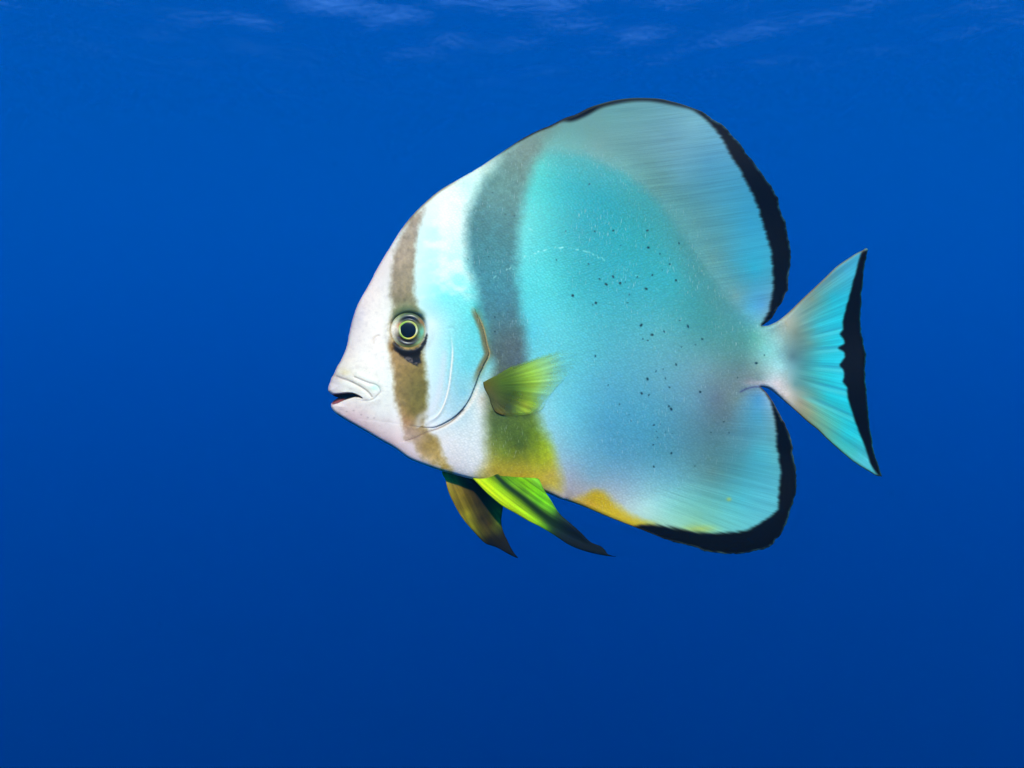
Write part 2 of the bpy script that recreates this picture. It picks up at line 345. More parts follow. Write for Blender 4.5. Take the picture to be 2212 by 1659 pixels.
# ------------------------------------------------------------------ colours of the fish (sRGB as seen with the flash falloff painted in, turned into albedo)
BASE = [(725,815,205,196,200),(740,800,222,216,210),(760,780,240,236,236),(790,690,240,234,238),(800,790,252,250,250),(825,720,252,250,250),(775,690,212,206,220),
 (820,640,240,234,236),(830,590,226,220,226),(845,560,228,222,226),(720,835,226,220,230),(750,835,236,238,238),(790,850,238,240,238),(820,900,238,236,242),
 (740,880,236,222,228),(760,905,228,200,214),(800,925,232,208,216),(850,955,232,206,214),(900,985,228,212,222),(935,1005,222,220,230),
 (930,440,214,224,226),(985,410,222,238,240),(965,470,228,242,246),(990,500,226,246,248),(940,500,190,232,240),(930,560,184,238,244),(985,560,196,246,250),
 (920,620,178,232,240),(960,640,128,232,244),(1010,620,150,244,250),(1030,650,96,220,228),(915,680,176,212,222),(935,700,204,230,238),(930,740,204,232,242),(945,800,190,228,242),
 (990,740,126,222,238),(1010,790,112,212,232),(960,850,186,218,238),(1005,850,140,206,230),(985,885,168,210,232),
 (1000,960,228,234,246),(1015,1010,232,234,246),(1030,900,218,234,244),(970,950,230,232,242),(1040,860,232,228,228),(985,1005,230,226,238),
 (1030,375,206,236,236),(1005,400,196,236,238),(1050,352,190,214,212),
 (1160,350,86,206,204),(1165,450,72,206,212),(1140,420,76,210,214),(1230,400,36,176,192),(1300,430,30,162,184),(1180,600,78,206,216),(1130,600,84,208,220),(1250,500,36,164,182),(1350,500,38,162,178),  # upper flank colours lowered to cancel the stronger light from above
 (1250,600,48,170,186),(1350,620,50,164,184),(1450,600,54,164,180),(1500,650,62,152,162),(1190,700,96,208,224),(1150,720,90,200,224),(1300,720,76,176,196),
 (1420,720,86,170,186),(1530,700,66,146,152),(1250,780,92,192,212),(1300,830,88,172,204),(1420,820,96,166,192),(1520,800,112,160,176),(1570,770,96,148,152),
 (1600,790,102,138,144),(1600,740,82,146,146),(1220,890,112,204,230),(1300,920,84,164,202),(1400,900,80,162,196),(1500,870,100,154,180),(1330,980,92,164,200),
 (1240,960,120,192,222),(1420,980,84,160,190),(1225,1030,172,184,208),(1215,1060,196,186,192),(1280,1030,138,184,212),(1350,1040,140,184,214),(1330,1080,186,198,212),(1280,1065,190,186,196),
 (1450,1030,110,180,204),(1400,1090,172,222,228),(1450,1100,140,212,210),(1550,860,104,128,148),(1570,900,96,126,140),(1560,960,82,132,146),(1540,1020,90,140,146),(1500,1080,114,194,196),
 (1590,860,116,146,152),(1600,1080,76,178,198),(1640,860,82,156,208),(1640,900,80,166,206),(1610,960,82,150,172),(1640,980,72,172,200),(1660,1040,74,168,194),(1640,1120,92,184,204),(1560,1140,110,196,196),(1500,1130,132,198,176),
 (1150,310,116,160,156),(1230,280,112,174,176),(1320,250,110,172,180),(1290,320,112,164,166),(1400,235,112,172,188),(1370,340,100,160,172),(1450,290,104,164,190),(1500,270,116,180,206),
 (1470,380,94,164,192),(1420,400,86,146,150),(1530,350,70,152,196),(1560,430,72,162,200),(1500,480,84,152,164),(1620,480,52,160,206),(1540,560,88,150,156),(1590,560,58,164,200),
 (1630,580,44,170,208),(1590,640,98,150,160),(1620,660,76,164,206),(1645,660,84,160,212),(1350,360,100,170,176),(1440,450,74,150,158),
 (1630,725,88,166,160),(1660,755,130,206,210),(1680,735,148,198,202),(1700,695,166,172,160),(1685,790,158,216,226),(1678,828,214,208,218),(1700,850,206,196,196),(1640,820,124,152,160),(1620,825,132,150,162),
 (1712,770,84,122,134),(1720,720,112,134,128),(1718,830,104,146,150),(1730,870,150,150,132),(1770,700,56,182,204),(1800,640,46,182,208),(1840,580,64,172,210),
 (1780,780,40,190,214),(1760,800,60,170,180),(1790,860,36,192,212),(1830,940,40,196,216),(1870,1000,76,184,208),(1755,645,116,150,142),(1790,612,96,160,170),(1745,895,150,160,128),(1780,928,110,176,156),(1830,980,70,180,180),(1750,740,92,150,150)]
BAND2 = [(1120,300,122,150,146),(1100,340,116,156,154),(1075,400,104,160,160),(1060,470,72,146,158),(1060,540,66,144,158),(1070,620,60,134,154),(1090,660,66,126,146),(1060,700,76,124,136),
 (1100,740,84,104,110),(1080,790,84,102,98),(1120,790,80,100,112),(1060,850,92,104,70),(1110,880,84,108,44),(1070,930,88,112,52),(1120,920,86,112,34),(1160,930,108,138,30),(1125,960,74,96,28),
 (1185,965,160,188,22),(1090,980,122,140,34),(1170,1000,168,176,30),(1070,1010,176,160,50),(1120,1025,192,168,46),(1190,1025,196,176,70),(1045,1005,196,186,120)]
BAND1 = [(905,460,168,152,136),(880,500,172,160,146),(870,560,176,160,140),(865,600,158,146,124),(870,640,138,128,104),(875,665,112,118,84),(860,760,170,140,96),(880,800,136,116,66),(900,840,112,104,54),(870,870,138,120,76),
 (895,890,118,106,52),(880,910,168,132,92),(885,935,176,152,140),(905,945,170,146,122),(920,965,164,138,80),(940,985,190,162,104),(960,1008,206,176,92),(910,985,206,178,140)]
DORSAL_IN = [(1120,305),(1160,285),(1188,275),(1215,263),(1235,262),(1262,252),(1300,232),(1330,224),(1365,218),(1400,217),(1428,220),(1460,226),(1498,236),(1518,250),(1536,268),(1553,288),(1568,315),(1581,340),(1593,360),
 (1613,398),(1625,420),(1636,445),(1646,478),(1656,508),(1664,540),(1668,575),(1670,610),(1667,642),(1661,672),(1647,699),(1645,703)]
ANAL_IN = [(1643,836),(1655,850),(1664,866),(1670,891),(1676,924),(1680,966),(1685,999),(1686,1041),(1682,1062),(1679,1099),(1657,1119),(1625,1141),(1600,1148),(1560,1151),(1522,1152),(1485,1147),(1447,1139),(1412,1134),(1388,1134),(1372,1138)]
TAIL_IN = [(1864,540),(1857,560),(1847,597),(1837,635),(1826,680),(1822,697),(1824,710),(1816,722),(1824,731),(1826,741),(1812,752),(1824,760),(1826,770),(1815,789),(1822,800),(1823,812),(1820,824),(1828,836),(1830,850),(1832,866),(1837,881),(1852,926),(1870,971),(1883,1009),(1897,1028)]
YELLOW = [(1225,1084),(1250,1074),(1280,1062),(1300,1060),(1312,1070),(1330,1092),(1358,1112),(1385,1128),(1410,1136),(1400,1156),(1340,1135),(1270,1105)]
EYE_DARK = [(846,742),(852,737),(862,748),(876,754),(892,755),(906,749),(916,738),(921,722),(924,728),(918,745),(910,758),(906,770),(910,780),(900,792),(890,786),(878,780),(868,768),(856,760),(848,752)]

def ray_coord(P):
    """coordinate that counts across the fin rays"""
    x, y = P[:, 0], P[:, 1]
    vd = y+.10*x+.00008*(x-1300)**2
    va = np.arctan2(y-880, x-900)*700
    vt = np.arctan2(y-772, x-1560)*220
    return np.where((x > 1690+0*y) & (y > 540) & (x-1690 > 0.2*np.abs(y-770)-40), vt, np.where(y < 740, vd, va))

def margin_poly(inner, outline):
    return np.vstack([spline(inner, 4), outline[::-1][::2]])

def paint(P):
    x, y = P[:, 0], P[:, 1]
    C = rbf(P, BASE)
    n1 = fbm(x/42, y/42, 1); n2 = fbm(x/9, y/9, 21); n3 = fbm(x/3.5, y/3.5, 31, 2)
    # the scaled flank ends in a clear arc; beyond it the fin base is grey-green
    d, sg, t = seg_dist(P, DORSAL_BASE); ds = -d*sg if inside(np.array([[1450., 350.]]), DORSAL_POLY)[0] and seg_dist(np.array([[1450., 350.]]), DORSAL_BASE)[1][0] < 0 else d*sg
    ds = ds+9*n1+5*n2
    along = sst(1150, 1230, x)*(1-sst(1560, 1640, x))
    C = mixc(C, rbf(P, [(1200,300,104,166,166),(1300,330,110,164,166),(1400,390,102,158,160),(1480,470,94,156,162),(1560,590,96,154,160),(1620,660,96,152,160)]), .5*sst(-17, 17, ds)*np.exp(-np.clip(ds, 0, None)/75)*along)
    C = mixc(C, (38,172,190), .5*(1-sst(-15, 15, ds))*np.exp(np.clip(ds, None, 0)/55)*along*(1-sst(1380, 1480, x)))
    C = mixc(C, (54,126,134), .5*(1-sst(-16, 16, ds))*np.exp(np.clip(ds, None, 0)/50)*sst(1440, 1510, x)*(1-sst(1600, 1640, x)))
    # cool white and cyan clouds on the nape
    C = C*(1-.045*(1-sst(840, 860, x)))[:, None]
    C = C*(1-.07*sst(620, 380, y)*sst(1010, 1100, x))[:, None]  # upper back darkened in colour to offset the sun on it
    nape = mask(P, [(930,470),(990,380),(1030,430),(1010,560),(1030,640),(900,640),(900,520)], 25)
    C = mixc(C, (236,246,248), nape*sst(-.25, .55, fbm(x/30, y/24, 77))*.7)
    # first dark band: nape, eye, cheek, throat
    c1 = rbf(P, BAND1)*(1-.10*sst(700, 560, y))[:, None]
    w1 = 4*n1+5*n2+2.5*n3
    m = mask(P, [(914,452),(902,503),(897,538),(895,588),(894,625),(900,663),(912,690),(912,740),(916,779),(920,814),(924,852),(921,889),(916,914),(926,930),(944,947),(956,984),(974,1014),(978,1026),(950,1020),
                 (914,992),(891,954),(874,949),(870,917),(866,899),(853,864),(849,814),(844,775),(846,747),(842,700),(850,663),(845,643),(844,600),(849,553),(861,523),(879,483),(884,470)], 9, w1*.8)
    m *= 1-.55*sst(985, 1012, y)*sst(-.2, .3, n2)
    C = mixc(C, 0, m)+c1*m[:, None]
    C = C*(1+(n2*.16+n3*.10)[:, None]*m[:, None])
    # second dark band: from the back down to the pelvic fins
    c2 = rbf(P, BAND2)*(1-.16*sst(640, 480, y))[:, None]  # top of the band darkened to even out the strong light there
    m2 = mask(P, [(1130,290),(1196,272),(1172,320),(1148,368),(1132,425),(1121,475),(1117,538),(1115,588),(1120,625),(1125,663),(1131,714),(1136,752),(1138,800),(1150,860),(1161,894),(1170,924),(1189,954),(1198,979),(1207,1017),(1212,1036),
                  (1210,1060),(1020,1046),(1046,1004),(1052,989),(1049,939),(1047,902),(1050,847),(1060,820),(1068,790),(1056,760),(1052,735),(1044,690),(1032,640),(1025,600),(1011,563),(1008,513),(1011,458),(1024,425),(1048,388),(1070,366),(1096,330)], 19, 5*n1+3*n2)
    m2 = m2*(1-.5*sst(330, 285, y))
    C = mixc(C, 0, m2)+c2*m2[:, None]
    C = C*(1+(n2*.10+n3*.08)[:, None]*m2[:, None])
    # soft flap along the upper edge of the gill cover
    d, sg, t = seg_dist(P, GILL_EDGE)
    fl = (1-sst(4, 15, d))*np.where(sg > 0, 1, .35)*(1-sst(.30, .42, t))*sst(0, .06, t)
    C = mixc(C, (112,100,58), fl*.85)
    C = mixc(C, (196,170,120), np.exp(-((d-1.0)/2.2)**2)*(sg < 0)*(1-sst(.26, .36, t))*sst(.03, .1, t)*.8)
    C = mixc(C, (92,92,104), np.exp(-(d/1.7)**2)*sst(.26, .34, t)*(1-sst(.55, .9, t))*.26)
    C = mixc(C, (244,238,240), np.exp(-((d-7)/4.5)**2)*(sg < 0)*sst(.34, .42, t)*(1-sst(.6, .7, t))*.8)
    d, sg, t = seg_dist(P, GILL_LOW); C = mixc(C, (96,74,66), np.exp(-(d/1.5)**2)*.6)
    d, sg, t = seg_dist(P, PREOP)
    C = mixc(C, (250,248,250), np.exp(-(d/2.1)**2)*sst(0, .3, t)*(1-sst(.8, 1, t))*.95)
    C = mixc(C, (216,220,238), np.exp(-((d-18)/8)**2)*(sg > 0)*sst(.1, .3, t)*.5)
    # snout: lips, mouth, nostril
    d1, s1_, t1 = seg_dist(P, LIP1); C = mixc(C, (150,144,150), np.exp(-(d1/1.6)**2)*.65)
    d2, s2_, t2 = seg_dist(P, LIP2); C = mixc(C, (142,142,156), np.exp(-(d2/1.5)**2)*(.75-.5*t2))
    C = mixc(C, (190,240,232), np.exp(-(((x-810)/9)**2+((y-837)/6)**2))*.8)
    C = mixc(C, (196,180,176), np.exp(-(((x-722)/7)**2+((y-811)/4)**2))*.8)
    C = mixc(C, (214,210,180), np.exp(-(((x-745)/10)**2+((y-804)/6)**2))*.7)
    d, sg, t = seg_dist(P, NOSTRIL); C = mixc(C, (216,204,204), np.exp(-(d/3)**2)*.7)
    for px, py in ((764,887),(780,896),(749,889),(733,891),(808,903),(795,902)):
        C = mixc(C, (168,142,150), np.exp(-(((x-px)/1.8)**2+((y-py)/1.5)**2))*.8)
    C = C-((np.maximum(0, -fbm(x/7, y/5, 55))*27+np.maximum(0, fbm(x/19, y/15, 58))*16)*(1-sst(838, 850, x))*sst(580, 640, y))[:, None]*np.array([.6, .75, .65])
    mo = mask(P, MOUTH, 1.3)
    C = mixc(C, (40,30,36), mo)
    C = mixc(C, (132,70,80), mo*mask(P, [(716,875),(717,870),(730,864),(742,862),(738,867),(724,875)], 1.8))
    # dark skin round the eye
    C = mixc(C, (28,26,24), mask(P, EYE_DARK, 3, 3*n2+1.5*n3))
    e = np.hypot(x-EYE[0], y-EYE[1])
    C = mixc(C, (150,110,50), np.exp(-(((x-845)/7)**2+((y-748)/13)**2))*.8)
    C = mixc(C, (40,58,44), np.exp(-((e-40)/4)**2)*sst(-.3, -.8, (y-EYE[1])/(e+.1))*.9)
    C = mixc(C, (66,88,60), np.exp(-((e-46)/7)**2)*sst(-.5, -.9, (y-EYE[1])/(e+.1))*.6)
    C = mixc(C, (36,70,84), np.exp(-(((x-907)/7)**2+((y-681)/4)**2))*.8)
    C = mixc(C, (128,122,130), mask(P, [(872,770),(900,772),(908,788),(890,790),(876,782)], 4, 5*n2)*sst(0, .3, fbm(x/5, y/5, 91))*.6)
    # yellow on the belly keel
    my = mask(P, YELLOW, 13, 8*n1+4*n2)*(.55+.45*sst(1235, 1285, x))
    C = mixc(C, (206,176,22), my*.95)
    C = mixc(C, (214,160,60), my*np.exp(-(((x-1262)/22)**2+((y-1090)/14)**2))*.6)
    C = mixc(C, (176,196,90), np.exp(-(((x-1512)/34)**2+((y-1143)/9)**2))*.7+np.exp(-(((x-1400)/25)**2+((y-1131)/8)**2))*.3)
    C = mixc(C, (190,196,60), np.exp(-(((x-1575)/5)**2+((y-1079)/4)**2))*.6)
    # fin rays: fine light and dark streaks
    v = ray_coord(P)
    fin = np.clip(mask(P, DORSAL_POLY[::3], 26)*sst(-70, 40, (x-1330)+.0*y)+mask(P, ANAL_POLY[::3], 22)*sst(1330, 1480, x)+mask(P, TAIL_POLY[::3], 8)*sst(1715, 1745, x), 0, 1)
    istail = (x > 1705) & (y > 540)
    st = fbm(v/np.where(istail, 8.0, 7.0), x/190, 41, 2)+.6*fbm(v/2.9, x/150, 43, 2)
    C = C*(1+(st*fin*np.where(istail, .15, .06))[:, None]*np.array([1.3, 1., .8]))
    # folds between the tail rays: shaded and lit sides drawn in colour only
    for ang in (-.245, -.09, .085, .265, .42):
        dv = np.arctan2(y-772, x-1560)-ang; r = np.hypot(x-1560, y-772)
        C = mixc(C, (34,120,160), np.exp(-(dv*r/3.2)**2)*sst(185, 235, r)*istail*.4)
        C = mixc(C, (96,214,228), np.exp(-((dv*r-7)/4.5)**2)*sst(175, 220, r)*istail*.45)
    # black margins
    z1 = 3.4*fbm(v/4.2, x*0, 61, 3)
    mb = mask(P, margin_poly(DORSAL_IN, OUT[(int(np.argmin(np.hypot(OUT[:,0]-1123, OUT[:,1]-302)))):i_n1]), 6.0, z1*sst(1480, 1560, x)*1.0)
    ma = mask(P, margin_poly(ANAL_IN, OUT[i_n2:int(np.argmin(np.hypot(OUT[:,0]-1372, OUT[:,1]-1139)))]), 5.6, z1*.8*sst(1600, 1500, y*0+x*0+1400)+1.6*fbm(v/4, x*0, 66, 2))
    mt = mask(P, margin_poly(TAIL_IN, s3), 3.8, 1.2*fbm(v/4, x*0, 64, 2))
    blk = np.clip(mb+ma+mt, 0, 1)
    C = mixc(C, (6,6,7), blk)
    C = mixc(C, (104,62,36), ma*np.exp(-(((x-1657)/9)**2+((y-852)/12)**2))*.7)
    # dark rim on the leading edges of tail and back
    dl = seg_dist(P, s4[::3])[0]; C = mixc(C, (60,70,40), np.exp(-(dl/3)**2)*sst(1715, 1745, x)*.7)
    dl = seg_dist(P, s2[::3])[0]; C = mixc(C, (120,110,92), np.exp(-(dl/4)**2)*sst(1690, 1715, x)*.7)
    dl = seg_dist(P, OUT[:i_d0][::3])[0]; C = mixc(C, (110,110,70), np.exp(-(dl/3)**2)*sst(860, 885, x)*(1-sst(960, 1000, x))*.6)
    dl = seg_dist(P, OUT[i_d0:i_n1][::3])[0]; C = mixc(C, (34,34,32), np.exp(-(dl/2.6)**2)*sst(1060, 1120, x)*(1-sst(1260, 1300, x))*.85)
    # shade of the crease between anal fin and tail stem, drawn as a dark line
    dl = seg_dist(P, spline([(1643,835),(1628,836),(1612,840),(1600,846)], 3))[0]; C = mixc(C, (70,80,140), np.exp(-(dl/2)**2)*.8)
    C = mixc(C, (226,206,222), np.exp(-(((x-1640)/28)**2+((y-827)/6)**2))*.5)
    # lateral line: a broken row of bright pores
    for LN, sd_ in ((LATERAL, 3), (LATERAL2, 9)):
        d, sg, t = seg_dist(P, LN)
        s = t*len(LN)*4
        wv = np.abs(d*sg-3.2*fbm(s/6, s*0, sd_, 2))
        br = sst(-.12, .3, fbm(s/9, s*0+3, sd_+1, 2))*(.25+.75*np.exp(-((t-.3)/.28)**2))
        C = mixc(C, (170,240,240), np.exp(-(wv/1.5)**2)*br*.8)
    # black freckles
    rng = np.random.default_rng(5)
    for (px, py, r) in SPOTS:
        a = rng.uniform(0, 3.14); st_ = rng.uniform(.8, 1.35)
        k = (np.abs(x-px) < 9) & (np.abs(y-py) < 9)
        dx, dy = x[k]-px, y[k]-py; u = dx*math.cos(a)+dy*math.sin(a); w_ = -dx*math.sin(a)+dy*math.cos(a)
        mm = np.exp(-(((u/(r*st_))**2+(w_*st_/r)**2))**1.6)*min(1, .45+.19*r)
        C[k] = C[k]*(1-mm[:, None])+np.array([8, 40, 52])*mm[:, None]
    return np.clip(C, 0, 255), np.clip(blk, 0, 1), fin

# ------------------------------------------------------------------ fish materials
def skin_material(name, fin_like):
    m, n, l = new_mat(name)
    out = n.new('ShaderNodeOutputMaterial'); b = n.new('ShaderNodeBsdfPrincipled')
    at = n.new('ShaderNodeAttribute'); at.attribute_name = 'tint'
    px = n.new('ShaderNodeAttribute'); px.attribute_name = 'flat'
    fa = n.new('ShaderNodeAttribute'); fa.attribute_name = 'fin'
    # scale rows: small overlapping scales in tilted rows
    mp = n.new('ShaderNodeMapping'); mp.inputs['Rotation'].default_value = (0, 0, math.radians(28)); mp.inputs['Scale'].default_value = (15, 21, 1)
    vo = n.new('ShaderNodeTexVoronoi'); vo.feature = 'F1'; vo.inputs['Scale'].default_value = 1.0; vo.inputs['Randomness'].default_value = 0.55
    l.new(px.outputs['Vector'], mp.inputs['Vector']); l.new(mp.outputs[0], vo.inputs['Vector'])
    # glints on the scale edges: short silvery dashes mixed into the colour
    mp2 = n.new('ShaderNodeMapping'); mp2.inputs['Rotation'].default_value = (0, 0, math.radians(24)); mp2.inputs['Scale'].default_value = (30, 7, 1)
    n2 = n.new('ShaderNodeTexNoise'); n2.inputs['Scale'].default_value = 1.0; n2.inputs['Detail'].default_value = 1.5
    l.new(px.outputs['Vector'], mp2.inputs['Vector']); l.new(mp2.outputs[0], n2.inputs['Vector'])
    dash = n.new('ShaderNodeMapRange'); dash.inputs['From Min'].default_value = 0.60; dash.inputs['From Max'].default_value = 0.78
    l.new(n2.outputs[0], dash.inputs[0])
    big = n.new('ShaderNodeTexNoise'); big.inputs['Scale'].default_value = 1.3; big.inputs['Detail'].default_value = 2
    l.new(px.outputs['Vector'], big.inputs['Vector'])
    bigr = n.new('ShaderNodeMapRange'); bigr.inputs['From Min'].default_value = 0.38; bigr.inputs['From Max'].default_value = 0.62
    l.new(big.outputs[0], bigr.inputs[0])
    sc = n.new('ShaderNodeAttribute'); sc.attribute_name = 'scale'
    dk = mathn(n, l, 'MULTIPLY', dash.outputs[0], bigr.outputs[0])
    dk = mathn(n, l, 'MULTIPLY', dk, sc.outputs['Fac'])
    vd = mathn(n, l, 'MULTIPLY', vo.outputs['Distance'], 0.30)
    vd = mathn(n, l, 'MULTIPLY', vd, sc.outputs['Fac'])
    g = n.new('ShaderNodeTexNoise'); g.inputs['Scale'].default_value = 34; g.inputs['Detail'].default_value = 2
    l.new(px.outputs['Vector'], g.inputs['Vector'])
    gg = mathn(n, l, 'MULTIPLY_ADD', g.outputs[0], 0.18); gg.node.inputs[2].default_value = 1.0
    va_ = mathn(n, l, 'SUBTRACT', gg, vd)
    mul = n.new('ShaderNodeVectorMath'); mul.operation = 'SCALE'; l.new(at.outputs['Color'], mul.inputs[0]); l.new(va_, mul.inputs['Scale'])
    ra = n.new('ShaderNodeAttribute'); ra.attribute_name = 'ray'; sk = n.new('ShaderNodeAttribute'); sk.attribute_name = 'streak'
    sx = n.new('ShaderNodeSeparateXYZ'); l.new(px.outputs['Vector'], sx.inputs[0])
    cb = n.new('ShaderNodeCombineXYZ'); l.new(mathn(n, l, 'MULTIPLY', ra.outputs['Fac'], 0.5), cb.inputs[0]); l.new(mathn(n, l, 'MULTIPLY', sx.outputs[0], 0.8), cb.inputs[1])
    rn = n.new('ShaderNodeTexNoise'); rn.inputs['Scale'].default_value = 1.0; rn.inputs['Detail'].default_value = 2.5; l.new(cb.outputs[0], rn.inputs['Vector'])
    rs = mathn(n, l, 'MULTIPLY', mathn(n, l, 'SUBTRACT', rn.outputs[0], 0.5), mathn(n, l, 'MULTIPLY', sk.outputs['Fac'], 0.62))
    va_ = mathn(n, l, 'MULTIPLY', va_, mathn(n, l, 'ADD', rs, 1.0)); l.new(va_, mul.inputs['Scale'])
    mx = n.new('ShaderNodeMix'); mx.data_type = 'RGBA'
    l.new(mathn(n, l, 'MULTIPLY', dk, 0.2), mx.inputs['Factor']); l.new(mul.outputs[0], mx.inputs['A']); mx.inputs['B'].default_value = (0.66, 0.66, 0.52, 1)
    l.new(mx.outputs['Result'], b.inputs['Base Color'])
    b.inputs['Roughness'].default_value = 0.46
    bk = n.new('ShaderNodeAttribute'); bk.attribute_name = 'black'
    l.new(mathn(n, l, 'MULTIPLY_ADD', bk.outputs['Fac'], -0.09), b.inputs['Specular IOR Level']); b.inputs['Specular IOR Level'].links[0].from_node.inputs[2].default_value = 0.11
    bu = n.new('ShaderNodeBump'); bu.inputs['Strength'].default_value = 0.18; bu.inputs['Distance'].default_value = 0.0008
    hs = mathn(n, l, 'MULTIPLY', vo.outputs['Distance'], sc.outputs['Fac'])
    l.new(mathn(n, l, 'SUBTRACT', dk, hs), bu.inputs['Height']); l.new(bu.outputs[0], b.inputs['Normal'])
    if fin_like:
        t = n.new('ShaderNodeBsdfTranslucent'); ms = n.new('ShaderNodeMixShader')
        l.new(mx.outputs['Result'], t.inputs['Color']); l.new(mathn(n, l, 'MULTIPLY', fa.outputs['Fac'], 0.18), ms.inputs[0])
        l.new(b.outputs[0], ms.inputs[1]); l.new(t.outputs[0], ms.inputs[2]); l.new(ms.outputs[0], out.inputs['Surface'])
    else:
        l.new(b.outputs[0], out.inputs['Surface'])
    return m

def set_attr(me, name, kind, data):
    a = me.attributes.new(name, kind, 'POINT')
    key = {'FLOAT': 'value', 'FLOAT_VECTOR': 'vector', 'FLOAT_COLOR': 'color'}[kind]
    a.data.foreach_set(key, np.ascontiguousarray(data, dtype=np.float32).ravel())

def make_mesh(name, V, F, mat, parent, attrs=None, normals=None):
    me = bpy.data.meshes.new(name); me.from_pydata(V.tolist() if hasattr(V, 'tolist') else V, [], F.tolist() if hasattr(F, 'tolist') else F)
    me.update(); me.polygons.foreach_set('use_smooth', np.ones(len(me.polygons), bool))
    for k, (kind, d) in (attrs or {}).items(): set_attr(me, k, kind, d)
    if normals is not None: me.normals_split_custom_set_from_vertices(normals.tolist())
    me.materials.append(mat)
    o = bpy.data.objects.new(name, me); COL.objects.link(o); o.parent = parent
    return o

def rgba(c):
    return np.hstack([c, np.ones((len(c), 1))])

def world(P, t):
    """tracing units and height towards the camera -> metres"""
    return np.stack([(P[:, 0]-CX)*S, -np.asarray(t)*S, (CY-P[:, 1])*S], 1)

FISH = bpy.data.objects.new('batfish', None); COL.objects.link(FISH)
FISH['label'] = 'cyan and white batfish with dark bands, black-edged fins and yellow pelvic fins'
FISH['category'] = 'fish'
SKIN = skin_material('fish_skin', False); FINM = skin_material('fin_membrane', True)

def hexgrid(lo, hi, h, seed):
    xs = np.arange(lo[0], hi[0], h); ys = np.arange(lo[1], hi[1], h*.866)
    X, Y = np.meshgrid(xs, ys); X = X.copy(); X[1::2] += h/2
    r = np.random.default_rng(seed)
    return np.stack([X.ravel(), Y.ravel()], 1)+r.normal(0, h*.05, (X.size, 2))

